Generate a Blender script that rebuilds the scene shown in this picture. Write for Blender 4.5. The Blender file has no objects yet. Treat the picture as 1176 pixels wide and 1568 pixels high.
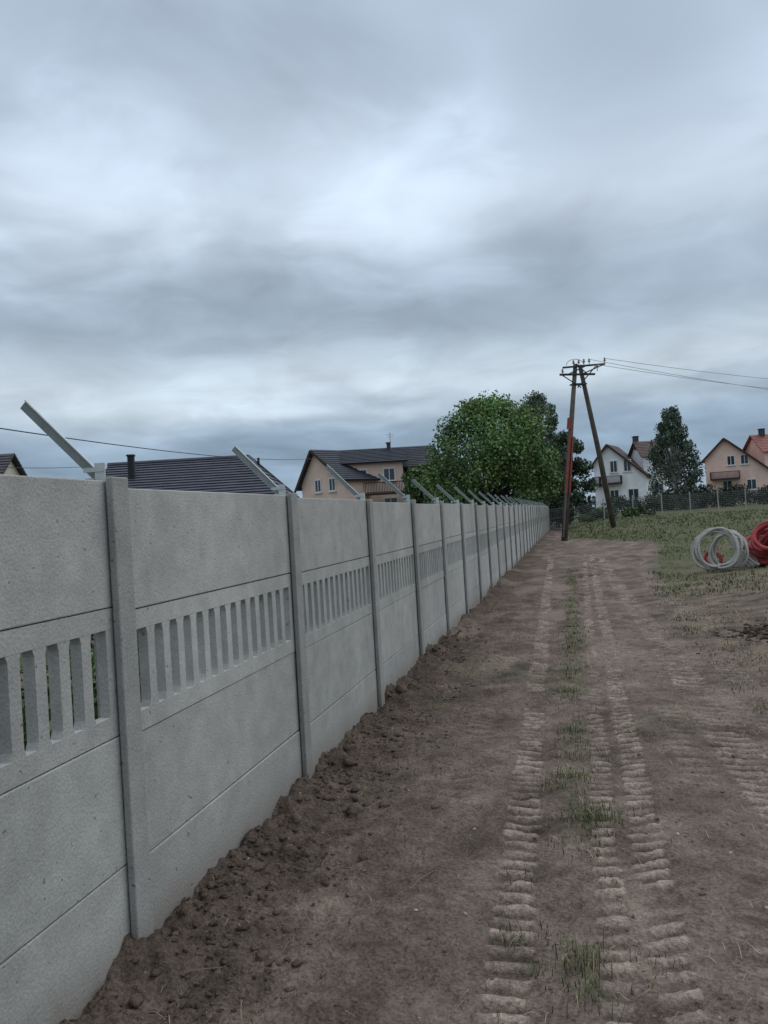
import bpy, math, random
import numpy as np
from mathutils import Vector, Matrix, noise
random.seed(7); np.random.seed(7)
scene=bpy.context.scene
TH=math.radians(13.0); CT,ST=math.cos(TH),math.sin(TH)
EYE=1.67; PF=-1.79            # fence line offset (perpendicular, metres)
def W(p,s,z=0.0):             # path frame (p across, s along) -> world
    return Vector((p*CT+s*ST, -p*ST+s*CT, z))
def PS(x,y): return x*CT-y*ST, x*ST+y*CT
def sstep(a,b,x):
    t=min(1,max(0,(x-a)/(b-a))); return t*t*(3-2*t)
def srgb(r,g,b):
    f=lambda c:(c/255/12.92 if c/255<=.04045 else ((c/255+.055)/1.055)**2.4)
    return (f(r),f(g),f(b),1)
# ---------------------------------------------------------------- materials
def nt(m): m.use_nodes=True; return m.node_tree.nodes,m.node_tree.links
def mat(name,col,rough=.85,var=.15,scale=3.0,bump=.0,bscale=30,vcol=False,spec=.3,metal=0,detail=6):
    m=bpy.data.materials.new(name); N,L=nt(m); b=N['Principled BSDF']
    b.inputs['Roughness'].default_value=rough; b.inputs['Metallic'].default_value=metal
    b.inputs['Specular IOR Level'].default_value=spec
    tc=N.new('ShaderNodeTexCoord'); n=N.new('ShaderNodeTexNoise'); n.inputs['Scale'].default_value=scale; n.inputs['Detail'].default_value=detail
    L.new(tc.outputs['Object'],n.inputs['Vector'])
    mr=N.new('ShaderNodeMapRange'); mr.inputs[1].default_value=.25; mr.inputs[2].default_value=.75
    mr.inputs[3].default_value=1-var; mr.inputs[4].default_value=1+var; L.new(n.outputs[0],mr.inputs[0])
    mx=N.new('ShaderNodeVectorMath'); mx.operation='SCALE'
    if vcol:
        a=N.new('ShaderNodeAttribute'); a.attribute_name='Col'; L.new(a.outputs['Color'],mx.inputs[0])
    else: mx.inputs[0].default_value=col[:3]
    L.new(mr.outputs[0],mx.inputs['Scale']); L.new(mx.outputs[0],b.inputs['Base Color'])
    if bump:
        n2=N.new('ShaderNodeTexNoise'); n2.inputs['Scale'].default_value=bscale; n2.inputs['Detail'].default_value=5
        L.new(tc.outputs['Object'],n2.inputs['Vector'])
        bp=N.new('ShaderNodeBump'); bp.inputs['Strength'].default_value=bump; bp.inputs['Distance'].default_value=.02
        L.new(n2.outputs[0],bp.inputs['Height']); L.new(bp.outputs[0],b.inputs['Normal'])
    return m
def soilmat(name):
    m=bpy.data.materials.new(name); N,L=nt(m); b=N['Principled BSDF']; b.inputs['Roughness'].default_value=.95; b.inputs['Specular IOR Level'].default_value=.12
    tc=N.new('ShaderNodeTexCoord'); fs=[]
    for sc,dt,va in ((2.2,4,.14),(12,5,.30),(60,3,.38)):
        n=N.new('ShaderNodeTexNoise'); n.inputs['Scale'].default_value=sc; n.inputs['Detail'].default_value=dt; n.inputs['Roughness'].default_value=.65; L.new(tc.outputs['Object'],n.inputs['Vector'])
        r=N.new('ShaderNodeMapRange'); r.inputs[1].default_value=.3; r.inputs[2].default_value=.7; r.inputs[3].default_value=1-va; r.inputs[4].default_value=1+va; L.new(n.outputs[0],r.inputs[0]); fs.append((n,r))
    def bi(op,x,y):
        k=N.new('ShaderNodeMath'); k.operation=op; L.new(x,k.inputs[0]); L.new(y,k.inputs[1]); return k.outputs[0]
    f=bi('MULTIPLY',bi('MULTIPLY',fs[0][1].outputs[0],fs[1][1].outputs[0]),fs[2][1].outputs[0])
    a=N.new('ShaderNodeAttribute'); a.attribute_name='Col'; v=N.new('ShaderNodeVectorMath'); v.operation='SCALE'; L.new(a.outputs['Color'],v.inputs[0]); L.new(f,v.inputs['Scale'])
    L.new(v.outputs[0],b.inputs['Base Color'])
    vo=N.new('ShaderNodeTexVoronoi'); vo.inputs['Scale'].default_value=36; L.new(tc.outputs['Object'],vo.inputs['Vector'])
    k=N.new('ShaderNodeMath'); k.operation='MULTIPLY_ADD'; L.new(vo.outputs['Distance'],k.inputs[0]); k.inputs[1].default_value=-.5; L.new(bi('ADD',fs[1][0].outputs[0],fs[2][0].outputs[0]),k.inputs[2])
    bp=N.new('ShaderNodeBump'); bp.inputs['Strength'].default_value=.95; bp.inputs['Distance'].default_value=.02
    L.new(k.outputs[0],bp.inputs['Height']); L.new(bp.outputs[0],b.inputs['Normal']); return m
# ---------------------------------------------------------------- mesh builder
def empty(name,loc):
    e=bpy.data.objects.new(name,None); e.location=loc; scene.collection.objects.link(e); return e
class MB:
    def __init__(s): s.v=[]; s.f=[]; s.c=[]
    def add(s,vs,fs,col=None):
        o=len(s.v); s.v+= [tuple(v) for v in vs]; s.f+=[tuple(i+o for i in f) for f in fs]
        if col is not None: s.c+=[tuple(col[:3])+(1,)]*len(vs)
    def box(s,c,ax,ay,az,hx,hy,hz,col=None):
        c=Vector(c); ax,ay,az=[Vector(a).normalized() for a in (ax,ay,az)]
        vs=[c+ax*hx*i+ay*hy*j+az*hz*k for i in(-1,1) for j in(-1,1) for k in(-1,1)]
        s.add(vs,[(0,1,3,2),(4,6,7,5),(0,4,5,1),(2,3,7,6),(0,2,6,4),(1,5,7,3)],col)
    def tube(s,pts,rad,seg=8,col=None,cap=True):
        pts=[Vector(p) for p in pts]; n=len(pts)
        if not hasattr(rad,'__len__'): rad=[rad]*n
        vs=[];fs=[]; up=None
        for i,p in enumerate(pts):
            d=(pts[min(i+1,n-1)]-pts[max(i-1,0)]).normalized()
            if up is None:
                up=Vector((0,0,1)) if abs(d.z)<.9 else Vector((1,0,0))
            a=(up-d*up.dot(d)).normalized(); up=a; b=d.cross(a)
            for k in range(seg):
                t=2*math.pi*k/seg; vs.append(p+(a*math.cos(t)+b*math.sin(t))*rad[i])
        for i in range(n-1):
            for k in range(seg):
                k2=(k+1)%seg; fs.append((i*seg+k,i*seg+k2,(i+1)*seg+k2,(i+1)*seg+k))
        if cap: fs.append(tuple(range(seg))[::-1]); fs.append(tuple((n-1)*seg+k for k in range(seg)))
        s.add(vs,fs,col)
    def obj(s,name,m,parent=None,smooth=False,bevel=0):
        me=bpy.data.meshes.new(name); off=parent.location if parent else Vector((0,0,0))
        me.from_pydata([(v[0]-off[0],v[1]-off[1],v[2]-off[2]) for v in s.v],[],s.f)
        if s.c and len(s.c)==len(s.v):
            a=me.color_attributes.new('Col','FLOAT_COLOR','POINT'); a.data.foreach_set('color',np.array(s.c,dtype=np.float32).ravel())
        me.materials.append(m); o=bpy.data.objects.new(name,me); scene.collection.objects.link(o)
        if smooth: me.polygons.foreach_set('use_smooth',[True]*len(me.polygons))
        if parent: o.parent=parent
        if bevel:
            b=o.modifiers.new('b','BEVEL'); b.width=bevel; b.segments=2; b.limit_method='ANGLE'
        me.update(); return o
def npmesh(name,V,F,C,m,parent=None,smooth=False):
    me=bpy.data.meshes.new(name)
    V=np.asarray(V,dtype=np.float32)
    if parent: V=V-np.array(parent.location,dtype=np.float32)
    k=F.shape[1]
    me.vertices.add(len(V)); me.vertices.foreach_set('co',V.ravel())
    me.loops.add(F.size); me.loops.foreach_set('vertex_index',F.astype(np.int32).ravel())
    me.polygons.add(len(F)); me.polygons.foreach_set('loop_start',np.arange(0,F.size,k,dtype=np.int32))
    try: me.polygons.foreach_set('loop_total',np.full(len(F),k,dtype=np.int32))
    except Exception: pass
    me.update(calc_edges=True); me.validate()
    if C is not None:
        a=me.color_attributes.new('Col','FLOAT_COLOR','POINT')
        cc=np.ones((len(V),4),dtype=np.float32); cc[:,:3]=C; a.data.foreach_set('color',cc.ravel())
    if smooth: me.polygons.foreach_set('use_smooth',[True]*len(me.polygons))
    me.materials.append(m); o=bpy.data.objects.new(name,me); scene.collection.objects.link(o)
    if parent: o.parent=parent
    return o
def fib(x,y,f,o=0): return noise.noise(Vector((x*f+o,y*f-o,o*.37)))
# ---------------------------------------------------------------- terrain
EDGE=[(-5,2.0),(2,1.8),(5,1.5),(10,1.4),(16,1.55),(21,1.85),(34,3.3),(39,1.2),(44,-.1),(70,-.6),(2000,-.6)]
def edge(s):
    for (a,b),(c,d) in zip(EDGE,EDGE[1:]):
        if s<c: return b+(d-b)*max(0,(s-a))/(c-a)
    return -.6
# tread marks: centre line, half width, lug pitch, phase, strength, skew
TR=[(lambda s:-.33-.018*(s-2.5),.088,.112,0.0,1.0,.10),(lambda s:.05+.01*(s-3),.062,.118,.03,.95,-.22),(lambda s:.25+.012*(s-3),.078,.118,.07,1.0,-.25),
    (lambda s:.98-.01*(s-6),.15,.13,.02,.85,.35),(lambda s:.64+.012*(s-4),.10,.14,.05,.45,.2),(lambda s:-.74-.01*s,.1,.13,.01,.3,.2),(lambda s:1.30+.03*(s-5),.12,.12,.04,.6,.3)]
def big(p,s):
    h=0.42*sstep(33,47,s)*sstep(-.8,2.2,p)+.25*sstep(47,75,s)*sstep(-1,3,p)
    h+=.10*sstep(1.6,3.5,p)*sstep(3,8,s)
    h-=.05*sstep(-2.0,-3.0,p)
    return h
def ground(p,s,det=True):
    z=big(p,s)
    e=edge(s)+.32*fib(p,s,.9,3)+.16*fib(p,s,3.5,9)
    g=sstep(-.12,.25,p-e) if p>-1.8 else (0.0 if p>-1.95 else 1.0)
    nf=math.exp(-max(0,p-PF)/.5) if p>PF-.1 else .3
    a=fib(p,s,5,1); b=fib(p,s,13,2); c=fib(p,s,1.2,5)
    near=1.0 if s<14 else max(.0,1-(s-14)/14)
    z+=.025*c
    rough=near*((.010+.04*nf)*a*1.3+(.008+.03*nf)*b)
    if near>0 and s<12: rough+=(.007+.022*nf)*fib(p,s,29,4)+(.012*nf)*abs(fib(p,s,55,6))
    z+=(.05+.07*fib(.3,s,1.6,8)+.05*fib(.3,s,5,18))*math.exp(-((p-PF)/.3)**2)
    z-=.018*math.exp(-((p+.36)/.2)**2)+.018*math.exp(-((p-.18)/.24)**2)+.022*math.exp(-((p-.95)/.25)**2)
    t=0; mm=0
    if s<30 and p>-1.2:
        for fn,w,pitch,ph,st,sk in TR:
            d=(p-fn(s)-.02*fib(1.3,s,.8,ph*50))
            if abs(d)<w*1.5:
                m=(1-sstep(w*.88,w*1.06,abs(d)+.022*fib(p,s,14,3)))
                v=sstep(-.75,-.15,fib(p*.6,s,.9,11+ph*40)*1.2+ (st-.85)*.9)*min(1,max(.35,.95+1.0*fib(p,s,3.3,55+ph*9)))
                ss=s+d*sk+.014*fib(p,s,3,31)+.007*fib(p,s,17,37)
                q=math.sin(2*math.pi*(ss+ph)/pitch)
                lug=sstep(-.15,.25,q)*min(1.15,.85+.7*fib(p,s,8,17))
                z+=m*v*st*(-.013+.024*lug); t=max(t,m*v*st*lug); mm=max(mm,m*v*st)
    z+=rough*(1-.65*mm)
    return z,g,t,mm
def step_list(a,b,fn):
    r=[a]
    while r[-1]<b: r.append(r[-1]+fn(r[-1]))
    return r
sl=[-400,-200,-100,-50,-25,-12,-6,-3,-1.5,-.6,0,.4,.8,1.1]+step_list(1.3,60,lambda s:max(.0155,.0040*s) if s<22 else .3+.02*(s-22))+[65,72,80,95,120,160,220,320,500,800,1400]
pl=[-700,-400,-250,-150,-90,-60,-40,-28,-20,-14,-10,-7,-5,-4,-3.2,-2.6,-2.2,-2.0]+step_list(-1.9,1.7,lambda p:.016)+step_list(1.75,6,lambda p:.04+.06*(p-1.75))+[7,8.5,10,12,15,19,24,30,40,55,75,110,160,250,400,700,1200]
DIRT=np.array([.172,.131,.105]); LUG=np.array([.36,.285,.23]); DAMP=np.array([.098,.074,.058]); STRAW=np.array([.19,.15,.10]); GRN=np.array([.075,.092,.036])
nV=len(sl)*len(pl); V=np.zeros((nV,3)); C=np.zeros((nV,3)); i=0
for s in sl:
    for p in pl:
        z,g,t,mm=ground(p,s); w=W(p,s,z); V[i]=w
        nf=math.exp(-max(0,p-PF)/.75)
        n1=fib(p,s,.8,21); n2=fib(p,s,4,22)
        lo=DIRT*(1+.5*n1+.5*n2)
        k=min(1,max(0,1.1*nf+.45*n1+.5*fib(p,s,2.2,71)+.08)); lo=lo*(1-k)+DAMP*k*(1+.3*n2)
        lo=lo*(1-.22*mm); lo=lo*(1-t*.8)+LUG*t*.8*(1+.25*n2)
        dp=.55*sstep(.05,.4,fib(p,s*.5,1.6,95))*sstep(4,9,s); lo=lo*(1-dp)+np.array([.27,.21,.17])*dp
        dry=1-sstep(12,24,s) if p>0 else .1
        dry=min(1,max(0,dry*.75+.6*fib(p,s,.6,41)+.3*fib(p,s,.12,43)+.14))
        gr=STRAW*dry+GRN*(1-dry); gr=gr*(1+.4*n2)
        k2=g*(.2+.6*sstep(10,24,s)); k2=min(1,max(0,k2+ g*.8*n2))
        cs=sstep(.18,.02,abs(p+.1+.05*fib(1,s,.7,2)))*sstep(-.1,.25,fib(0,s,.9,77))*.3*sstep(3,8,s)
        cs=max(cs,.18*sstep(.12,.4,fib(p,s,1.1,83))*(1 if -1.4<p<1.3 else 0)*sstep(14,8,s)*sstep(3.5,5.5,s))
        col=lo*(1-k2)+gr*k2; col=col*(1-cs)+GRN*1.1*cs
        C[i]=np.clip(col,.01,1); i+=1
ns,npn=len(sl),len(pl)
I=np.arange(nV).reshape(ns,npn)
F=np.stack([I[:-1,:-1].ravel(),I[:-1,1:].ravel(),I[1:,1:].ravel(),I[1:,:-1].ravel()],1)
m_ground=soilmat('soil')
npmesh('ground',V,F,C,m_ground,smooth=True)
# ---------------------------------------------------------------- soil clods and pebbles
import bmesh
bm=bmesh.new(); bmesh.ops.create_icosphere(bm,subdivisions=2,radius=1); ico_v=np.array([v.co[:] for v in bm.verts]); ico_f=np.array([[v.index for v in f.verts] for f in bm.faces]); bm.free()
def scatter_lumps(name,items,m,smooth=False):
    VV=[];FF=[];CC=[];o=0
    for (x,y,z,r,c) in items:
        ph=np.random.rand(3)*6; v=ico_v
        d=1+.25*np.sin(v[:,0]*3+ph[0])*np.cos(v[:,1]*4+ph[1])+.2*np.sin(v[:,2]*5+ph[2])+.10*np.random.randn(len(v))
        v=v*d[:,None]*np.array([1,random.uniform(.55,1),random.uniform(.4,.75)])*r
        a=random.uniform(0,6.28); R=np.array([[math.cos(a),-math.sin(a),0],[math.sin(a),math.cos(a),0],[0,0,1]])
        v=v@R.T+np.array([x,y,z]); VV.append(v); FF.append(ico_f+o); o+=len(v); CC.append(np.tile(np.array(c),(len(v),1)))
    npmesh(name,np.concatenate(VV),np.concatenate(FF),np.concatenate(CC),m,smooth=smooth)
items=[]
for _ in range(5600):
    s=1.6+11*random.random()**1.6
    p=PF+.06+abs(random.gauss(0,.32)) if random.random()<.58 else random.uniform(-1.7,1.9)
    if fib(p,s,1.5,61)<-.1 and random.random()<.8: continue
    gz=ground(p,s)
    if gz[3]>.4 and random.random()<.75: continue
    r=.004+.009*random.random()+(.022*random.random()**6 if p<-1.0 else .006*random.random()**4)
    w=W(p,s,gz[0]); k=random.uniform(.8,1.25)
    items.append((w.x,w.y,w.z-r*.1,r,tuple((DAMP if p<-1.1 else (DAMP*.4+DIRT*.6))*k)))
for (p,s,r) in [(-1.32,4.5,.055),(-1.17,4.62,.04),(-1.5,3.9,.045),(-1.62,3.75,.05),(-1.64,5.6,.06),(-.86,4.6,.03),(-1.6,4.3,.04),(-1.65,7.4,.06)]:
    z=ground(p,s)[0]; w=W(p,s,z); items.append((w.x,w.y,w.z,r,tuple(DAMP*1.25)))
m_clod=mat('clod_soil',None,.95,.3,14,.9,60,vcol=True,spec=.12)
scatter_lumps('soil_clods',items,m_clod)
items=[]
for _ in range(520):
    s=1.7+13*random.random()**1.5; p=random.uniform(-1.7,2.2); z=ground(p,s)[0]; w=W(p,s,z); k=random.uniform(.14,.42)
    items.append((w.x,w.y,w.z,.003+.009*random.random()**3,(k,k*.94,k*.86)))
for (p,s,r) in [(.42,4.3,.014),(.15,2.75,.011),(-.75,3.4,.009)]:
    w=W(p,s,ground(p,s)[0]+.005); items.append((w.x,w.y,w.z,r,(.5,.48,.45)))
scatter_lumps('pebbles',items,m_clod,True)
# ---------------------------------------------------------------- grass
def blades(name,B,m):
    B=np.array(B,dtype=np.float64) # x,y,z,h,w,ang,bend,r,g,b
    n=len(B); x,y,z,h,w,a,bd=B[:,:7].T; c=B[:,7:10]
    dx,dy=np.cos(a),np.sin(a); px,py=-dy,dx
    V=np.zeros((n,5,3))
    V[:,0]=np.stack([x-px*w/2,y-py*w/2,z-.01],1); V[:,1]=np.stack([x+px*w/2,y+py*w/2,z-.01],1)
    mx,my=x+dx*bd*h*.35,y+dy*bd*h*.35
    V[:,2]=np.stack([mx+px*w*.35,my+py*w*.35,z+h*.6],1); V[:,3]=np.stack([mx-px*w*.35,my-py*w*.35,z+h*.6],1)
    V[:,4]=np.stack([x+dx*bd*h,y+dy*bd*h,z+h*np.clip(1-bd*.35,.2,1)],1)
    base=np.arange(n)[:,None]*5
    F=np.concatenate([base+np.array([0,1,2]),base+np.array([0,2,3]),base+np.array([3,2,4])])
    CC=np.repeat(c,5,axis=0); npmesh(name,V.reshape(-1,3),F,CC,m)
m_grass=mat('grass_blade',None,.7,.15,5,0,vcol=True,spec=.2)
G1=np.array([.085,.118,.042]); G2=np.array([.13,.16,.062]); S1=np.array([.32,.265,.175]); S2=np.array([.21,.165,.11])
B=[]
def tuft(p,s,n,rad,h,dryp,w=.005):
    for _ in range(n):
        pp=p+random.gauss(0,rad); q=s+random.gauss(0,rad); z=ground(pp,q)[0]; ww=W(pp,q,z)
        if random.random()<dryp: c=S1*random.uniform(.5,1.1) if random.random()<.5 else S2*random.uniform(.6,1.2); bd=random.uniform(.5,2.2)
        else: c=(G1+(G2-G1)*random.random())*random.uniform(.6,1.2); bd=random.uniform(.1,1.0)
        B.append((ww.x,ww.y,z,h*random.uniform(.4,1.15),w*random.uniform(.6,1.4),random.uniform(0,6.28),bd,*c))
for _ in range(950):      # centre strip, patchy
    s=2.0+22*random.random()**1.3
    if fib(0,s,.9,77)<-.12 and random.random()<.8: continue
    if fib(0,s,3.1,79)<-.1 and random.random()<.6: continue
    tuft(-.1+.08*fib(2,s,.6,5)+random.gauss(0,.085),s,random.randint(3,12),.035,.040,.35,.0033+.0004*s)
for (p,s,n,h) in [(-.06,3.05,90,.10),(-.03,2.85,60,.09),(-.33,3.25,50,.06),(-.22,3.0,30,.05),(-.30,3.75,40,.05),(.0,4.5,120,.09),(.07,4.55,60,.08),(-.14,5.2,60,.08),(-.10,6.3,80,.08),(-.2,5.0,50,.06),(-.14,7.6,70,.08),(.03,2.6,40,.06),(.18,3.1,25,.04)]:
    tuft(p,s,n,.055,h,.2,.004)
for _ in range(420):      # stray weeds
    s=2.5+13*random.random(); p=random.uniform(-1.5,1.3)
    if fib(p,s,1.1,83)<.02 and random.random()<.75: continue
    tuft(p,s,random.randint(3,10),.03,.024,.45,.003+.0003*s)
for _ in range(2500):     # right verge near
    s=3+15*random.random()**1.1; p=edge(s)+random.random()**1.4*(2.5+s*.25)-.15
    if fib(p,s,1.4,51)<.05 and random.random()<.8: continue
    dr=.88 if s<10 else .84-.04*(s-10); dr=min(.95,max(.25,dr+.8*fib(p,s,.7,41)))
    tuft(p,s,random.randint(6,18),.08,.025+.03*random.random()+(.035 if dr<.5 else 0),dr,.004+.0005*s)
for _ in range(6600):     # right field far
    s=15+50*random.random()**1.15; p=edge(s)+.1+random.random()**1.3*(4+s*.7)
    z=big(p,s)
    if fib(p,s,.5,91)<.04 and s<32 and random.random()<.8: continue
    for k in range(6):
        pp=p+random.gauss(0,.15); q=s+random.gauss(0,.2); ww=W(pp,q,z)
        dr=.36+.6*fib(pp,q,.3,41)-.2*sstep(25,40,q); c=(S1*.65 if random.random()<dr else (G1+(G2-G1)*random.random()))*random.uniform(.6,1.25)
        B.append((ww.x,ww.y,z,random.uniform(.03,.11)*(1+.7*sstep(28,45,q)),.010+.0006*s,random.uniform(0,6.28),random.uniform(.3,1.6),*c))
for _ in range(4500):     # behind the fence
    s=.3+16*random.random()**1.2; p=PF-.25-random.random()*3.5; z=big(p,s)+.01; ww=W(p,s,z); c=(G1+(G2-G1)*random.random())*random.uniform(.6,1.2)
    B.append((ww.x,ww.y,z,random.uniform(.15,.45),.012,random.uniform(1.9,4.4),random.uniform(.1,.5),*c))
for _ in range(1800):     # straw lying on the soil
    s=1.8+9*random.random()**1.4; p=random.uniform(-1.7,1.6) if random.random()<.6 else random.uniform(1,2.8)
    z=ground(p,s)[0]+.008; ww=W(p,s,z); c=S1*random.uniform(.6,1.3)
    B.append((ww.x,ww.y,z,random.uniform(.01,.03),.003,random.uniform(0,6.28),random.uniform(1.5,5),*c))
blades('grass',B,m_grass)
tw=MB()
for _ in range(60):
    s=2+6*random.random(); p=random.uniform(-1.65,-.7); a=random.uniform(0,3.14); l=random.uniform(.04,.10); q=W(p,s,ground(p,s)[0]+.01)
    d=Vector((math.cos(a),math.sin(a),0)); tw.tube([q-d*l,q+Vector((0,0,.010)),q+d*l+Vector((.02,.01,.004))],.0018,4)
tw.obj('dry_twigs',mat('twig',(.20,.155,.11,1),.9))
# ---------------------------------------------------------------- concrete fence
def concrete(name,stain):
    m=bpy.data.materials.new(name); N,L=nt(m); b=N['Principled BSDF']; b.inputs['Roughness'].default_value=.8; b.inputs['Specular IOR Level'].default_value=.25
    tc=N.new('ShaderNodeTexCoord')
    def no(sc,det=5,vec=None):
        n=N.new('ShaderNodeTexNoise'); n.inputs['Scale'].default_value=sc; n.inputs['Detail'].default_value=det
        L.new(vec or tc.outputs['Object'],n.inputs['Vector']); return n
    mp=N.new('ShaderNodeMapping'); mp.inputs['Scale'].default_value=(1,1,.22); L.new(tc.outputs['Object'],mp.inputs[0])
    n1=no(1.3,6,mp.outputs[0]); n2=no(7,5); n3=no(90,3); n5=no(34,1)
    def mr(n,a,bb,c=.3,d=.7):
        r=N.new('ShaderNodeMapRange'); r.inputs[1].default_value=c; r.inputs[2].default_value=d; r.inputs[3].default_value=a; r.inputs[4].default_value=bb; L.new(n.outputs[0],r.inputs[0]); return r.outputs[0]
    def mul(x,y,op='MULTIPLY'):
        k=N.new('ShaderNodeMath'); k.operation=op; L.new(x,k.inputs[0]); L.new(y,k.inputs[1]); return k.outputs[0]
    f=mul(mul(mr(n1,1-stain,1+stain*.6),mr(n2,.87,1.09)),mr(n3,.88,1.10))
    f=mul(f,mr(n5,.55,1.0,.21,.28))
    at=N.new('ShaderNodeAttribute'); at.attribute_name='Col'
    v=N.new('ShaderNodeVectorMath'); v.operation='SCALE'; L.new(at.outputs['Color'],v.inputs[0]); L.new(f,v.inputs['Scale'])
    sp=N.new('ShaderNodeSeparateXYZ'); L.new(tc.outputs['Object'],sp.inputs[0])
    ad=N.new('ShaderNodeMath'); ad.operation='MULTIPLY_ADD'; L.new(n2.outputs[0],ad.inputs[0]); ad.inputs[1].default_value=-.3; L.new(sp.outputs[2],ad.inputs[2])
    r=N.new('ShaderNodeMapRange'); r.inputs[1].default_value=-.10; r.inputs[2].default_value=.07; r.inputs[3].default_value=.65; r.inputs[4].default_value=0; L.new(ad.outputs[0],r.inputs[0])
    mx=N.new('ShaderNodeMix'); mx.data_type='RGBA'; L.new(r.outputs[0],mx.inputs[0]); L.new(v.outputs[0],mx.inputs[6]); mx.inputs[7].default_value=(.2,.165,.135,1)
    L.new(mx.outputs[2],b.inputs['Base Color'])
    bp=N.new('ShaderNodeBump'); bp.inputs['Strength'].default_value=.5; bp.inputs['Distance'].default_value=.006
    L.new(mul(mul(n3.outputs[0],n2.outputs[0],'ADD'),mr(n5,0,.6,.21,.28),'ADD'),bp.inputs['Height']); L.new(bp.outputs[0],b.inputs['Normal']); return m
m_con=concrete('fence_concrete',.17)
fence=empty('concrete_fence',W(PF,3,0))
Tv=Vector((ST,CT,0)); Nv=Vector((CT,-ST,0)); Zv=Vector((0,0,1))   # along, toward path, up
posts=MB(); plain=MB(); slat=MB(); arms=MB()
S0=2.90; BAY=2.06
CB=np.array([.395,.39,.362])
TOP=1.85
def tint(k=.07): 
    q=1+random.uniform(-k,k); return CB*q*np.array([1+random.uniform(-.01,.01),1,1+random.uniform(-.012,.012)])
for k in range(-3,31):
    s=S0+k*BAY; top=TOP+(.028 if k<=0 else -.006+.010*math.sin(k*2.3)); 
    lean=random.uniform(-.006,.006)
    hz=(top+.02+.5)/2; cz=-.5+hz; c=tint(.04)*.82
    up=(Zv+Tv*lean+Nv*random.uniform(-.004,.004)).normalized()
    posts.box(W(PF,s,cz),Tv,Nv,up,.025,.0585,hz,c)
    posts.box(W(PF+.045,s,cz),Tv,Nv,up,.06,.016,hz+.001,c)
    posts.box(W(PF-.045,s,cz),Tv,Nv,up,.06,.016,hz+.001,c)
    d=(-Nv*.70+Zv*.715+Tv*random.uniform(-.05,.05)).normalized(); nn=d.cross(Tv).normalized()
    b0=W(PF-.01,s,top+.0); ln=.48
    gc=np.array([.58,.63,.60])*random.uniform(.9,1.05)
    arms.box(b0+d*ln/2,d,nn,Tv,ln/2,.019,.0022,gc*.42)
    arms.box(b0+d*ln/2+nn*.0195*(1)+Tv*.022,d,nn,Tv,ln/2+.001,.0022,.0225,gc)
    arms.box(b0+d*ln/2-nn*.0195*(1)-Tv*.004,d,nn,Tv,ln/2+.001,.0022,.006,gc)
    arms.box(W(PF-.01,s-.028,top+.02),Nv,Tv,Zv,.022,.003,.06,gc*.9)
    arms.box(W(PF-.035,s-.03,top+.055),Nv,Tv,Zv,.045,.004,.009,gc*.85)
    if k==30: break
    tp=TOP-.01 if k>=0 else TOP+.05; sc=s+BAY/2; hl=BAY/2-.032
    tp+=.01*math.sin(k*1.7)
    if k==0: tp+=.022
    for r in (0,2,3):
        off=random.uniform(-.0035,.0035); zc=tp-.25-.5*r; hh=.2475; tl=random.uniform(-.002,.002)
        plain.box(W(PF+off,sc,zc),(Tv+Zv*tl),Nv,Zv-Tv*tl,hl,.022,hh,tint())
    zc=tp-.75; ct=tint(); off=random.uniform(-.003,.003)
    slat.box(W(PF+off,sc,zc+.2475-.04),Tv,Nv,Zv,hl,.0225,.04,ct)
    slat.box(W(PF+off,sc,zc-.2475+.04),Tv,Nv,Zv,hl,.0225,.04,ct)
    slat.box(W(PF+off,sc-hl+.035,zc),Tv,Nv,Zv,.035,.0218,.2475-.08,ct)
    slat.box(W(PF+off,sc+hl-.035,zc),Tv,Nv,Zv,.035,.0218,.2475-.08,ct)
    n=14; w0=2*hl-.14; pitch=w0/n
    for j in range(1,n):
        sx=sc-hl+.07+pitch*j; H=.2475-.08
        hw=.031; fl=.010; hj=H-.028+random.uniform(-.004,.004); cj=ct*random.uniform(.96,1.03)
        prof=[(-hw-fl,-H-.001),(-hw,-hj),(-hw,hj),(-hw-fl,H+.001),(hw+fl,H+.001),(hw,hj),(hw,-hj),(hw+fl,-H-.001)]
        vs=[W(PF+off+sgn*.0215,sx+a*(.93 if sgn>0 else 1.04),zc+b) for sgn in(1,-1) for a,b in prof]
        fs=[(7,6,5,4,3,2,1,0),(8,9,10,11,12,13,14,15)]+[(i,(i+1)%8,(i+1)%8+8,i+8) for i in range(8)]
        slat.add(vs,fs,cj)
posts.obj('posts',m_con,fence,bevel=.006)
plain.obj('solid_panels',m_con,fence,bevel=.005)
slat.obj('slatted_panels',m_con,fence)
m_steel=mat('galvanised_steel',None,.55,.12,20,vcol=True,spec=.4,metal=.1)
arms.obj('steel_arms',m_steel,fence)
# ---------------------------------------------------------------- foliage helpers
def leafmesh(name,P,size,C,m,parent,droop=0):
    P=np.array(P);n=len(P); sz=np.array(size)[:,None]
    a=np.random.randn(n,3); a[:,2]-=droop; a/=np.linalg.norm(a,axis=1)[:,None]
    b=np.random.randn(n,3); b-=a*(a*b).sum(1)[:,None]; b/=np.linalg.norm(b,axis=1)[:,None]
    cc=np.cross(a,b)
    V=np.stack([P-a*sz,P-b*sz*.55+cc*sz*.15,P+a*sz,P+b*sz*.55+cc*sz*.15],1).reshape(-1,3)
    F=np.arange(n*4).reshape(n,4); npmesh(name,V,F,np.repeat(np.array(C),4,axis=0),m,parent)
m_leaf=mat('leaves',None,.6,.2,2,0,vcol=True,spec=.25)
m_bark=mat('bark',(.09,.075,.06,1),.95,.3,8,.6,20)
m_birch=mat('birch_bark',(.45,.43,.4,1),.8,.5,6,.3,20)
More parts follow.
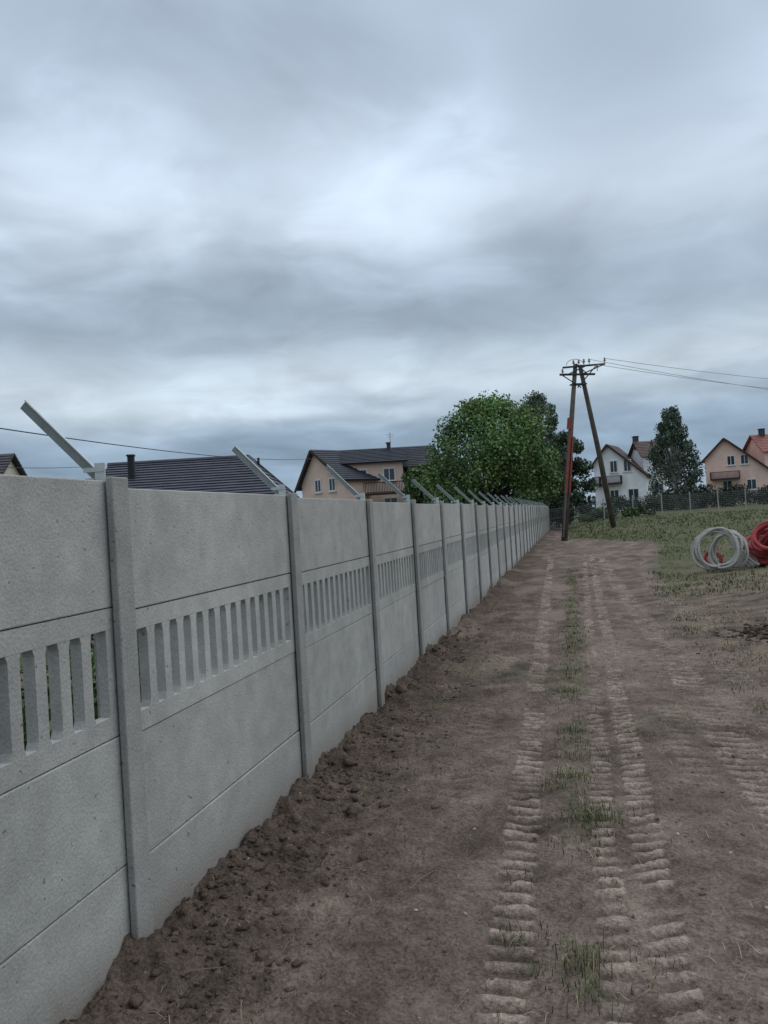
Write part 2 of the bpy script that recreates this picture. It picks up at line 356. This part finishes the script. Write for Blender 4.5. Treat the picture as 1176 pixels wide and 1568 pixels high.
def tree(name,x,y,z0,H,R,zb,nb,nl,col,lsz=.16,shape='round',birch=False,blob=.3,droop=0):
    e=empty(name,(x,y,z0)); mb=MB(); rnd=random.Random(int(abs(x*131+y*17)))
    pts=[Vector((x+.25*math.sin(t*3+x)*t,y,z0-.2+(H*.8)*t)) for t in [0,.1,.25,.4,.6,.8,1]]
    tr=H*.024; mb.tube(pts,[tr*1.3,tr,tr*.85,tr*.7,tr*.5,tr*.3,tr*.1],8)
    P=[];S=[];C=[]
    for i in range(nb):
        h=rnd.random(); h=h**.8
        if shape=='round': env=math.sqrt(max(.0,1-(2*h-.85)**2/1.4))
        elif shape=='cone': env=min(1,(1-h)**.6*1.05+.06)*min(1,.55+h*2.2)
        else: env=math.sin(math.pi*min(1,(h*.85+.12)))**.8
        a=rnd.uniform(0,6.283); q=R*env*math.sqrt(rnd.uniform(.15,1))*.82
        c=Vector((x+math.cos(a)*q,y+math.sin(a)*q,z0+zb+(H-zb)*h*.93)); br=R*blob*rnd.uniform(.6,1.25)*(.55 if shape=='cone' and h>.6 else 1)
        hs=min(.95,max(.2,(c.z-z0)/H*.7)); st=Vector((x,y,z0+H*.8*hs)); mid=(st+c)/2+Vector((0,0,-.03*H))
        mb.tube([st,mid,c],[tr*.4,tr*.22,tr*.05],5,cap=False)
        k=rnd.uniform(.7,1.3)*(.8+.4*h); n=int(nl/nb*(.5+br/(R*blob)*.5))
        d=np.random.randn(n,3); d/=np.linalg.norm(d,axis=1)[:,None]; rr=br*(np.random.rand(n)**.45)*1.12
        pp=np.array(c)+d*rr[:,None]*np.array([1,1,.75 if not droop else 1.3])
        P.append(pp); S.append(lsz*(.6+.8*np.random.rand(n)))
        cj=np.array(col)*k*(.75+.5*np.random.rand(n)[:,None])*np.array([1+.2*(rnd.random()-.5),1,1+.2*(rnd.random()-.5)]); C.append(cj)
    mb.obj('trunk_and_limbs',m_bark if not birch else m_birch,e,smooth=True)
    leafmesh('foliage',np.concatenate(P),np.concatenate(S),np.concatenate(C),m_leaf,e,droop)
GD=(.035,.055,.032)
tree('walnut_tree',8.7,66,.1,11.2,5.9,.8,95,36000,(.11,.18,.055),.135,'round',blob=.26)
tree('birch_tree',14.9,76,.3,12.9,3.0,2.5,55,11000,(.095,.13,.08),.13,'oval',True,.22,1.5)
tree('deciduous_tree',17.6,78,.3,8.8,2.8,.3,45,12000,(.055,.085,.045),.15,'round')
tree('deciduous_tree',12.6,70,.2,7.6,3.3,.2,50,14000,(.095,.155,.052),.13,'round')
tree('birch_tree',29.5,82,.6,10.9,3.4,.6,90,15000,(.08,.11,.075),.13,'cone',True,.25,.8)
tree('deciduous_tree',3.2,72,0,6.6,2.2,.5,30,6000,(.08,.13,.045),.14,'round')
def shrub(name,x,y,z0,rx,ry,h,n,col,ls):
    e=empty(name,(x,y,z0)); mb=MB(); P=[];S=[];C=[]
    nb=max(6,int(rx*ry*6))
    for i in range(min(nb,60)):
        a=random.uniform(0,6.28); q=math.sqrt(random.random()); c=np.array([x+rx*q*math.cos(a),y+ry*q*math.sin(a),z0+h*random.uniform(.25,.8)])
        mb.tube([(x+rx*q*math.cos(a)*.8,y+ry*q*math.sin(a)*.8,z0-.05),tuple(c)],[.015*h,.006*h],5)
        m=n//min(nb,60); d=np.clip(np.random.randn(m,3),-1.7,1.7)*.5
        pp=c+d*np.array([min(rx,h*.45),min(ry,h*.45),h*.28])*1.0; pp[:,2]=np.maximum(pp[:,2],z0+.02)
        P.append(pp); S.append(ls*(.6+.8*np.random.rand(m))); C.append(np.array(col)*random.uniform(.7,1.3)*(.7+.6*np.random.rand(m)[:,None]))
    mb.obj('stems',m_bark,e); leafmesh('foliage',np.concatenate(P),np.concatenate(S),np.concatenate(C),m_leaf,e)
for (p,s,h) in [(-3.0,2.2,1.15),(-3.1,3.9,1.0),(-3.0,5.6,1.1),(-3.2,8,1.2)]:
    w=W(p,s,-.05); shrub('garden_shrub',w.x,w.y,-.05,.5,.5,h,2500,(.07,.12,.035),.035)
shrub('hedge',42,88,.6,9,.9,2.6,9000,GD,.14)
shrub('hedge',30,90,.6,6,.9,2.0,6000,GD,.14)
shrub('hedge',18,64,.4,3.2,.8,1.1,3500,(.08,.12,.045),.1)
shrub('garden_shrub',13.9,64,.2,1.0,.9,2.4,3000,(.03,.05,.02),.1)
for i,x in enumerate([46,48,50,52,54]): shrub('thuja_shrub',x,93,.6,.7,.7,3.0+.3*math.sin(i*2),1600,(.022,.04,.022),.12)
for x in [33.5,35,36.5]: shrub('thuja_shrub',x,95,.6,.45,.45,2.3,900,(.025,.045,.025),.1)
P=[];S=[];C=[]
for i in range(170):
    x=random.uniform(-90,120); y=random.uniform(135,170); r=random.uniform(1.5,3.0); h=random.uniform(1,3.2); n=70
    d=np.random.randn(n,3)*.45; P.append(np.array([x,y,h])+d*np.array([r*1.6,r,r*.7])); S.append(.45*(.6+.8*np.random.rand(n))); C.append(np.array((.04,.06,.04))*random.uniform(.7,1.3)*(.8+.4*np.random.rand(n)[:,None]))
e=empty('distant_trees',(0,150,0)); leafmesh('foliage',np.concatenate(P),np.concatenate(S),np.concatenate(C),m_leaf,e)
# ---------------------------------------------------------------- houses
m_glass=mat('window_glass',(.04,.05,.06,1),.12,.1,1,spec=.6)
m_frame=mat('window_frame',(.7,.7,.68,1),.5,.05,3)
m_dwood=mat('dark_timber',(.05,.032,.024,1),.7,.25,5)
def roofmat(name,c): return mat(name,c,.6,.28,1.4,.4,8,spec=.4)
def plane_courses(mb,eL,eR,rR,rL,course=.34,th=.05):
    eL,eR,rR,rL=map(Vector,(eL,eR,rR,rL)); n=max(3,int(((rL+rR)/2-(eL+eR)/2).length/course))
    nn=(eR-eL).cross(rL-eL).normalized()
    if nn.z<0: nn=-nn
    for i in range(n):
        a=i/n; b=(i+1)/n
        A=eL.lerp(rL,a);B=eR.lerp(rR,a);Cc=eR.lerp(rR,b);D=eL.lerp(rL,b); j=random.uniform(0,.006)
        vs=[A+nn*(th+j),B+nn*(th+j),Cc+nn*.006,D+nn*.006,A-nn*.1,B-nn*.1,Cc-nn*.1,D-nn*.1]
        mb.add(vs,[(0,1,2,3),(4,7,6,5),(0,4,5,1),(2,6,7,3),(0,3,7,4),(1,5,6,2)])
def window(fr,gl,c,ax,nrm,w,h):
    c=Vector(c); ax=Vector(ax).normalized(); nrm=Vector(nrm).normalized()
    gl.box(c+nrm*.01,ax,nrm,Zv,w/2-.03,.008,h/2-.03)
    for sg in(-1,1):
        fr.box(c+nrm*.03+ax*sg*(w/2-.03),ax,nrm,Zv,.05,.035,h/2+.03)
        fr.box(c+nrm*.031+Zv*sg*(h/2-.03),ax,nrm,Zv,w/2,.035,.05)
    fr.box(c+nrm*.029,ax,nrm,Zv,.035,.03,h/2)
    fr.box(c+nrm*.07-Zv*(h/2+.07),ax,nrm,Zv,w/2+.1,.09,.03)
def gable(walls,roof,o,yaw,Wf,Wb,L,z0,zr,zf,zb,ov=.45):
    c,s=math.cos(yaw),math.sin(yaw)
    T=lambda x,y,z:Vector((o[0]+x*c-y*s,o[1]+x*s+y*c,z))
    D=Wf+Wb
    vs=[T(0,0,z0),T(0,0,zf),T(0,Wf,zr-.12),T(0,D,zb),T(0,D,z0),T(L,0,z0),T(L,0,zf),T(L,Wf,zr-.12),T(L,D,zb),T(L,D,z0)]
    walls.add(vs,[(0,1,2,3,4),(5,9,8,7,6),(0,5,6,1),(4,3,8,9)])
    kf=(zr-zf)/Wf; kb=(zr-zb)/Wb
    plane_courses(roof,T(-ov,-ov,zf-ov*kf+.12),T(L+ov,-ov,zf-ov*kf+.12),T(L+ov,Wf,zr+.12),T(-ov,Wf,zr+.12))
    plane_courses(roof,T(-ov,D+ov,zb-ov*kb+.12),T(L+ov,D+ov,zb-ov*kb+.12),T(L+ov,Wf,zr+.12),T(-ov,Wf,zr+.12))
    return T
def railing(mb,a,b,z,h=1.0):
    a=Vector(a);b=Vector(b);d=(b-a);n=int(d.length/.14); ax=d.normalized(); pr=ax.cross(Zv)
    mb.box((a+b)/2+Zv*(z+h),ax,pr,Zv,d.length/2,.04,.04); mb.box((a+b)/2+Zv*(z+.1),ax,pr,Zv,d.length/2,.03,.03)
    for i in range(n+1): mb.box(a+d*i/n+Zv*(z+h/2),ax,pr,Zv,.025,.015,h/2)
def house(name,o,yaw,Wf,Wb,L,z0,zr,zf,zb,wing,wc,rc,gw,ww,chim,balc=None):
    e=empty(name,(o[0],o[1],z0)); wa,ro,fr,gl,tr,ch=MB(),MB(),MB(),MB(),MB(),MB()
    T=gable(wa,ro,o,yaw,Wf,Wb,L,z0-.5,zr,zf,zb); c,s=math.cos(yaw),math.sin(yaw)
    for (y,z,w,h) in gw: window(fr,gl,T(-.002,y,z),(-s,c,0),(-c,-s,0),w,h)
    if balc:
        y0,y1,z=balc; cc=T(-.6,(y0+y1)/2,z); tr.box(cc,(-s,c,0),(c,s,0),Zv,(y1-y0)/2,.6,.09)
        railing(tr,T(-1.15,y0,0),T(-1.15,y1,0),z); railing(tr,T(-1.15,y0,0),T(-.05,y0,0),z)
        railing(tr,T(-1.15,y1,0),T(-.05,y1,0),z)
    for (y1,z1,y2,z2) in [(-.5,zf-.5*(zr-zf)/Wf,Wf,zr),(Wf,zr,Wf+Wb+.5,zb-.5*(zr-zb)/Wb)]:
        a=T(-.5,y1,z1);b=T(-.5,y2,z2); d=(b-a); ax=d.normalized(); pr=Vector((-c,-s,0)); tr.box((a+b)/2,ax,pr,ax.cross(pr),d.length/2,.03,.13)
    if wing:
        wx,wy,wyaw,wWf,wWb,wL,wzr,wzf,wzb=wing
        T2=gable(wa,ro,(wx,wy),wyaw,wWf,wWb,wL,z0-.5,wzr,wzf,wzb); c2,s2=math.cos(wyaw),math.sin(wyaw)
        for (x,z,w,h) in ww: window(fr,gl,T2(x,-.002,z),(c2,s2,0),(s2,-c2,0),w,h)
    for (x,y,za,zb_,r) in chim:
        ch.box((x,y,(za+zb_)/2),(1,.2,0),(-.2,1,0),Zv,r,r,(zb_-za)/2); ch.box((x,y,zb_+.05),(1,.2,0),(-.2,1,0),Zv,r+.07,r+.07,.05)
    wa.obj('walls',mat(name+'_plaster',wc,.9,.1,1.2,.2,10),e); ro.obj('roof',roofmat(name+'_tiles',rc),e); fr.obj('window_frames',m_frame,e); gl.obj('window_glass',m_glass,e)
    if tr.v: tr.obj('timber_trim',m_dwood,e)
    if ch.v: ch.obj('chimney',mat(name+'_chimney',(.06,.06,.07,1),.8,.2,3),e)
    return e
DK=(.028,.031,.042,1)
hB=house('peach_house',(-3.4,73),math.radians(45),3.9,2.1,5.5,0,8.4,5.6,5.4,(-3.3,75.5,math.radians(3),2.6,3.4,5.3,8.4,7.1,6.8),(.72,.53,.44,1),DK,
   [(1.6,5.1,.9,1.2),(3.6,5.1,.9,1.2),(2.0,2.2,1,1.3),(3.9,2.2,1,1.3)],[(1.3,5.8,1.3,1.2),(4.0,5.8,1.1,1.2),(1.3,3,1.3,1.3),(4,3,1.3,1.3)],[(.8,78,8.0,8.9,.15)],None)
b=MB(); 
b.box((0.6,74.6,4.0),(1,.05,0),(-.05,1,0),Zv,2.4,.6,.09); railing(b,(-1.7,74.0,0),(3.0,74.2,0),4.05)
b.obj('balcony',m_dwood,hB)
b=MB(); b.tube([(1.0,77.8,8.3),(1.0,77.8,9.9)],.03,6); b.tube([(.6,77.8,9.7),(1.4,77.8,9.7)],.02,5); b.tube([(.7,77.8,9.5),(1.3,77.8,9.5)],.02,5); b.obj('antenna',mat('antenna_steel',(.3,.3,.3,1),.5),hB)
w2=MB();r2=MB(); gable(w2,r2,(2.5,76.5),math.radians(3),3,3,2.6,-.5,8.5,6.6,6.4); w2.obj('garage_walls',mat('garage_plaster',(.3,.3,.3,1)),hB); r2.obj('garage_roof',roofmat('garage_tiles',DK),hB)
house('white_house',(35.1,108),math.radians(62),4.9,2.0,6,.8,9.9,5.5,7.4,(35.3,109.5,math.radians(4),2.2,3,3.0,10.1,8.2,7.8),(.82,.82,.81,1),(.085,.05,.042,1),
   [(2.4,6.9,1.0,1.6),(4.2,6.9,1.0,1.6),(5.9,5.0,1.0,1.5),(1.8,3.0,1.4,1.5),(4.3,2.8,1.2,1.9)],[(1.9,6.9,1.3,1.3),(1.9,3.6,1.3,1.4)],[(35.2,112,9.2,10.9,.3)],(3.2,6.9,4.6))
house('pink_house',(51.4,108),math.radians(62),5.3,2.6,6,.8,9.8,5.3,7.2,(51.6,109.5,math.radians(4),2.6,3,9,10.1,7.9,7.6),(.80,.56,.46,1),(.25,.085,.065,1),
   [(2.9,6.8,1.0,1.3),(4.6,6.8,1.0,1.3),(2.2,3.4,1.2,1.4),(5.2,3.4,1.2,1.4)],[(2,5.6,1.2,1.3),(5,5.6,1.2,1.3)],[(52.6,112,9.2,10.9,.3)],(3.6,7.2,4.3))
eA=empty('grey_roof_bungalow',(-11,46,0)); wa,ro,ch,fr,gl=MB(),MB(),MB(),MB(),MB()
zr=5.75; ze=2.7; y0,yr,y1=41.5,47.5,53.5; xl,xr=-15.9,-4.9; xrr=-7.7
wa.box(((xl+xr)/2-.1,yr,1.1),(1,0,0),(0,1,0),Zv,(xr-xl)/2-.6,5.4,1.55)
wa.add([(xl+.3,y0+.6,2.64),(xl+.3,y1-.6,2.64),(xl+.3,yr,zr-.15)],[(0,1,2)])
plane_courses(ro,(xl,y0,ze),(xr,y0,ze),(xrr,yr,zr),(xl,yr,zr),.36,.07)
plane_courses(ro,(xl,y1,ze),(xr,y1,ze),(xrr,yr,zr),(xl,yr,zr),.36,.07)
plane_courses(ro,(xr,y0,ze),(xr,y1,ze),(xrr,yr+.01,zr),(xrr,yr-.01,zr),.36,.07)
ro.tube([(xl-.05,yr,zr+.04),(xrr,yr,zr+.04)],.13,8); ro.tube([(xrr,yr,zr+.04),(xr,y0,ze+.04)],.11,8); ro.tube([(xrr,yr,zr+.04),(xr,y1,ze+.04)],.11,8)
ch.box((-14.0,45.6,5.35),(1,0,0),(0,1,0),Zv,.16,.16,.7); ch.box((-14.0,45.6,6.08),(1,0,0),(0,1,0),Zv,.2,.2,.05)
ch.box((-10.2,48.3,5.6),(1,0,0),(0,1,0),Zv,.28,.28,.35); ch.tube([(-7.0,46.5,4.9),(-7.0,46.5,5.6)],.07,8)
for x in (-13,-9.5): window(fr,gl,(x,42.1,1.4),(1,0,0),(0,-1,0),1.4,1.3)
wa.obj('walls',mat('bungalow_plaster',(.6,.56,.48,1)),eA); ro.obj('roof',roofmat('bungalow_tiles',(.065,.065,.083,1)),eA); ch.obj('chimney',mat('bungalow_chimney',(.03,.03,.035,1)),eA); fr.obj('window_frames',m_frame,eA); gl.obj('window_glass',m_glass,eA)
house('dark_roof_house',(-37.3,58),0,3.5,3.5,9.2,0,8.2,5.4,5.4,None,(.55,.5,.42,1),(.045,.04,.045,1),[],[],[],None)
# ---------------------------------------------------------------- utility pole
base1=Vector((9.15,42,0)); base2=Vector((12.75,45.0,.3))
pe=empty('utility_pole',base1); wood=MB(); iron=MB(); ins=MB(); red=MB()
t1=Vector((10.45,42.45,9.15)); t2=Vector((10.75,42.75,9.15))
wood.tube([base1-Zv*.5,base1.lerp(t1,.5),t1],[.165,.14,.11],12); wood.tube([base2-Zv*.6,base2.lerp(t2,.5),t2],[.165,.14,.11],12)
wood.obj('legs',mat('pole_timber',(.10,.085,.07,1),.9,.35,3,.6,14),pe,smooth=True)
ax=Vector((1,.25,0)).normalized(); pr=ax.cross(Zv)
iron.box(Vector((10.5,42.35,8.6)),ax,pr,Zv,1.0,.05,.05); iron.box(Vector((10.9,42.47,9.05)),(Vector((1,.3,.08))).normalized(),pr,Zv,1.25,.045,.045)
iron.box(Vector((10.55,42.5,8.1)),ax,pr,Zv,.4,.2,.035)
for a,b in [((-1.0,8.6),(.1,7.9)),((1.0,9.0),(-.1,7.9)),((-.6,8.6),(.5,9.05)),((.5,8.6),(-.1,9.15)),((1.5,9.1),(.2,8.6))]:
    iron.tube([Vector((10.55,42.3,0))+ax*a[0]+Zv*a[1],Vector((10.55,42.3,0))+ax*b[0]+Zv*b[1]],.03,6)
inspos=[]
for d,z in [(-1.0,8.65),(-.35,9.1),(-.05,9.12),(.25,9.16),(.55,9.18),(1.45,9.22),(1.0,8.9)]:
    q=Vector((10.65,42.35,0))+ax*d; iron.tube([q+Zv*(z-.15),q+Zv*(z+.12)],.018,6)
    ins.tube([q+Zv*(z+.06),q+Zv*(z+.10),q+Zv*(z+.14),q+Zv*(z+.2),q+Zv*(z+.24)],[.06,.065,.04,.05,.025],10); inspos.append(q+Zv*(z+.2))
iron.tube([Vector((10.4,42.35,9.1))+Vector((math.cos(t)*.45,0,math.sin(t)*.3)) for t in np.linspace(0,math.pi,12)],.014,5)
iron.obj('crossarms',mat('pole_iron',(.05,.045,.042,1),.6,.2,5),pe); ins.obj('insulators',mat('porcelain',(.2,.16,.14,1),.25,.1,4),pe,smooth=True)
d=(t1-base1); off=Vector((-.05,-.18,0))
red.tube([base1+d*.26+off,base1+d*.66+off],.065,8); red.tube([base1+d*.26+off+Vector((.17,-.02,0)),base1+d*.58+off+Vector((.14,0,0))],.05,8)
red.box(base1+d*.66+off+Vector((-.1,-.05,0)),(1,0,0),(0,1,0),d.normalized(),.11,.08,.3)
red.obj('red_cable_guard',mat('red_plastic',(.24,.065,.05,1),.65,.3,5),pe)
gr=MB(); gr.tube([base1+d*.02+off,base1+d*.27+off],.045,8); gr.obj('steel_conduit',mat('conduit',(.12,.11,.1,1),.6),pe)
m_wire=mat('wire',(.05,.05,.055,1),.6); m_wire2=mat('aluminium_wire',(.45,.47,.5,1),.5)
def wire(name,a,b,sag,r,m):
    a=Vector(a);b=Vector(b); mb=MB(); pts=[a.lerp(b,t)-Zv*sag*4*t*(1-t) for t in np.linspace(0,1,36)]; mb.tube(pts,r,5); return mb.obj(name,m)
for (k,bx) in [(5,(58,66,9.0)),(6,(58,66.5,7.9)),(4,(58,65.4,6.8))]: wire('power_line',inspos[k],bx,.9,.014,m_wire2)
wire('service_cable',(-9.5,16,4.35),(-4.6,73.6,7.6),.55,.016,m_wire)
wire('service_cable',(-14,24,4.2),(-14.0,45.5,5.7),.25,.012,m_wire)
# ---------------------------------------------------------------- wire mesh fence far right
fe=empty('wire_mesh_fence',(30,66,.6)); pm=MB(); wm=MB()
A=Vector((12.3,62.5,.15)); Bp=Vector((75,74,.7)); n=26
for i in range(n+1):
    q=A.lerp(Bp,i/n); p_,s_=PS(q.x,q.y); q.z=big(p_,s_); pm.tube([q-Zv*.2,q+Zv*1.65],.045,6)
    if i<n:
        q2=A.lerp(Bp,(i+1)/n); p_,s_=PS(q2.x,q2.y); q2.z=big(p_,s_)
        for h in np.arange(.1,1.6,.15): wm.tube([q+Zv*h,q2+Zv*h],.009,3,cap=False)
        for t in np.arange(0,1,.06): r=q.lerp(q2,t); wm.tube([r+Zv*.05,r+Zv*1.55],.009,3,cap=False)
pm.obj('fence_posts',mat('concrete_post',(.38,.38,.36,1)),fe); wm.obj('mesh_wires',mat('mesh_steel',(.14,.15,.14,1),.6),fe)
ge=empty('metal_gate',(12.6,62.6,0)); gm=MB(); a=Vector((12.15,61.5,0)); b=Vector((14.0,62.4,.1)); ax=(b-a).normalized()
for t in (0,1): gm.tube([a.lerp(b,t)-Zv*.2,a.lerp(b,t)+Zv*1.75],.05,8)
for h in (.15,.9,1.6): gm.tube([a+Zv*h,b+Zv*h],.025,6)
for t in np.linspace(0,1,18): gm.tube([a.lerp(b,t)+Zv*.15,a.lerp(b,t)+Zv*1.6],.015,5)
gm.obj('gate_frame',mat('gate_paint',(.05,.055,.06,1),.5),ge)
# ---------------------------------------------------------------- corrugated pipe coils
def coil(name,c,R,nl,col,nrm,jit,r=.03,squash=1):
    c=Vector(c); nrm=Vector(nrm).normalized(); u=nrm.cross(Zv).normalized(); v=u.cross(nrm).normalized()
    if v.z<0: v=-v
    e=empty(name,c); mb=MB(); rnd=random.Random(int(R*1000+nl)); pts=[]
    ph=[(rnd.uniform(-jit,jit),rnd.uniform(-jit,jit),rnd.uniform(.84,1.08)) for _ in range(nl+1)]
    N=int(2*math.pi*R/.022)
    for l in range(nl):
        for k in range(N):
            t=k/N; a=2*math.pi*t-math.pi/2; j0,j1=ph[l],ph[l+1]; L=lambda q:j0[q]*(1-t)+j1[q]*t
            rr=R*L(2)*(1+.06*math.sin(3*a+l*1.7)); q=c+u*(math.cos(a)*rr*squash+L(0))+v*(math.sin(a)*rr)+nrm*(L(1)*1.5+(l-nl/2)*r*1.3)
            p_,s_=PS(q.x,q.y); q.z=max(q.z,big(p_,s_)+r*1.2+.02); pts.append(q)
    rad=[r*(1.0 if i%2 else .82) for i in range(len(pts))]
    mb.tube(pts,rad,8); mb.obj('corrugated_pipe',col,e,smooth=False)
m_pipe=mat('grey_pipe',(.37,.355,.325,1),.6,.25,5,spec=.3); m_red=mat('red_pipe',(.33,.045,.045,1),.5,.25,6,spec=.35)
coil('pipe_coil',(7.25,17.9,.57),.45,6,m_pipe,(-.45,-1,.3),.06,.03)
coil('pipe_coil',(7.62,18.1,.52),.45,5,m_pipe,(-.9,-.75,.35),.08,.03,squash=.9)
coil('pipe_coil',(8.05,18.3,.44),.42,4,m_pipe,(.8,-.6,.7),.08,.03)
coil('red_pipe_coil',(8.80,18.5,.42),.50,9,m_red,(-.4,-.3,1.2),.12,.05)
coil('red_pipe_coil',(8.72,18.3,.60),.36,9,m_red,(-.9,-.7,.9),.14,.05)
coil('red_pipe_coil',(7.4,18.5,.32),.18,3,m_red,(-.3,-1,.4),.04,.028)
items=[]
for _ in range(260):
    p=2.35+random.gauss(0,.35); s=10.6+random.gauss(0,.4); d=math.hypot(p-2.35,s-10.6); z=ground(p,s)[0]+max(0,.10-.2*d); q=W(p,s,z); k=random.uniform(.6,1.4)
    items.append((q.x,q.y,q.z,random.uniform(.01,.04),tuple(DAMP*k)))
scatter_lumps('rubble_heap',items,m_clod)
# ---------------------------------------------------------------- sky and light
SE=math.radians(50); AZ=math.radians(72)   # azimuth clockwise from +Y (ahead and to the right)
wd=bpy.data.worlds.new('World'); scene.world=wd; wd.use_nodes=True; N=wd.node_tree.nodes; L=wd.node_tree.links; N.clear()
out=N.new('ShaderNodeOutputWorld'); bg1=N.new('ShaderNodeBackground'); bg2=N.new('ShaderNodeBackground'); mixs=N.new('ShaderNodeMixShader')
sky=N.new('ShaderNodeTexSky'); sky.sky_type='NISHITA'; sky.sun_disc=False; sky.sun_elevation=SE; sky.sun_rotation=AZ
L.new(sky.outputs[0],bg1.inputs[0]); bg1.inputs[1].default_value=.08
tc=N.new('ShaderNodeTexCoord'); sp=N.new('ShaderNodeSeparateXYZ'); L.new(tc.outputs['Generated'],sp.inputs[0])
def M(op,a,b=None,c=None):
    n=N.new('ShaderNodeMath'); n.operation=op
    for i,x in enumerate((a,b,c)):
        if x is None: continue
        if isinstance(x,(int,float)): n.inputs[i].default_value=x
        else: L.new(x,n.inputs[i])
    return n.outputs[0]
zc=M('MAXIMUM',sp.outputs[2],0.0); den=M('ADD',zc,.20); cx=M('DIVIDE',sp.outputs[0],den); cy=M('DIVIDE',sp.outputs[1],den)
cb=N.new('ShaderNodeCombineXYZ'); L.new(cx,cb.inputs[0]); L.new(cy,cb.inputs[1])
def no(sc,det,ro,dist,off=0):
    mp=N.new('ShaderNodeMapping'); mp.inputs['Location'].default_value=(off,off*.7,0); L.new(cb.outputs[0],mp.inputs[0])
    n=N.new('ShaderNodeTexNoise'); n.inputs['Scale'].default_value=sc; n.inputs['Detail'].default_value=det; n.inputs['Roughness'].default_value=ro; n.inputs['Distortion'].default_value=dist
    L.new(mp.outputs[0],n.inputs['Vector']); return n.outputs[0]
n1=no(1.5,4,.45,.5,3.1); n2=no(3.6,5,.5,.5,7.7)
zz=M('ADD',zc,M('MULTIPLY',M('SUBTRACT',n1,.5),M('MULTIPLY_ADD',zc,.40,.025)))
rp=N.new('ShaderNodeValToRGB'); L.new(zz,rp.inputs[0]); cr=rp.color_ramp
st=[(0,(158,177,193)),(.06,(130,153,176)),(.115,(142,163,183)),(.15,(200,213,224)),(.185,(191,206,218)),(.225,(150,166,183)),(.29,(165,181,198)),(.36,(199,212,227)),(.45,(182,198,216)),(.56,(174,191,211)),(1,(205,214,224))]
cr.elements[0].position=0; cr.elements[0].color=srgb(*st[0][1]); cr.elements[1].position=1; cr.elements[1].color=srgb(*st[-1][1])
for p_,c_ in st[1:-1]:
    q=cr.elements.new(p_); q.color=srgb(*c_)
cr.interpolation='B_SPLINE'
f=M('MULTIPLY_ADD',n2,.6,.71); f=M('MULTIPLY',f,M('MULTIPLY_ADD',n1,.9,.57))
# thinner, brighter places in the cloud deck
def thin(az,el,wd_,amp):
    global f
    v=Vector((math.sin(math.radians(az))*math.cos(math.radians(el)),math.cos(math.radians(az))*math.cos(math.radians(el)),math.sin(math.radians(el))))
    dp=N.new('ShaderNodeVectorMath'); dp.operation='DOT_PRODUCT'; L.new(tc.outputs['Generated'],dp.inputs[0]); dp.inputs[1].default_value=v
    r=N.new('ShaderNodeMapRange'); r.interpolation_type='SMOOTHSTEP'; r.inputs[1].default_value=math.cos(math.radians(wd_)); r.inputs[2].default_value=1
    r.inputs[3].default_value=1; r.inputs[4].default_value=1+amp; L.new(M('ADD',dp.outputs['Value'],M('MULTIPLY',M('SUBTRACT',n2,.5),.03)),r.inputs[0]); f=M('MULTIPLY',f,r.outputs[0])
thin(3,21,9,.12); thin(-18,21,9,.14); thin(-5,10,9,.10); thin(18,26,8,-.12)
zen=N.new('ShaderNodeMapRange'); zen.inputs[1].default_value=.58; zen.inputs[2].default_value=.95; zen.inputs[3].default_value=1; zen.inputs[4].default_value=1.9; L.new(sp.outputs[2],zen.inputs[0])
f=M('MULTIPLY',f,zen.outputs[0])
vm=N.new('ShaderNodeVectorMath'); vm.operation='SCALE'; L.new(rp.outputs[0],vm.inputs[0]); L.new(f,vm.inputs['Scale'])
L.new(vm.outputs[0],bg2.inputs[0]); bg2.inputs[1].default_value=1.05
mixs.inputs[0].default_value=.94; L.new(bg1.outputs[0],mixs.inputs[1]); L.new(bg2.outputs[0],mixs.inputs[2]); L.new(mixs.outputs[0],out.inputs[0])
sd=bpy.data.lights.new('sun','SUN'); sd.energy=.9; sd.angle=math.radians(45); sd.color=(1,.96,.9)
so=bpy.data.objects.new('sun',sd); scene.collection.objects.link(so)
dirv=Vector((math.sin(AZ)*math.cos(SE),math.cos(AZ)*math.cos(SE),math.sin(SE))); so.rotation_euler=dirv.to_track_quat('Z','Y').to_euler(); so.location=(0,0,30)
# ---------------------------------------------------------------- camera
cd=bpy.data.cameras.new('camera'); cd.sensor_fit='VERTICAL'; cd.sensor_height=32; cd.lens=25.41; cd.clip_end=5000; cd.clip_start=.05
co=bpy.data.objects.new('camera',cd); scene.collection.objects.link(co); co.location=(0,0,EYE)
co.rotation_euler=(Matrix.Rotation(math.radians(90.5),3,'X')@Matrix.Rotation(math.radians(-3.43),3,'Z')).to_euler()
scene.camera=co
scene.view_settings.view_transform='Standard'; scene.view_settings.look='None'; scene.view_settings.exposure=0
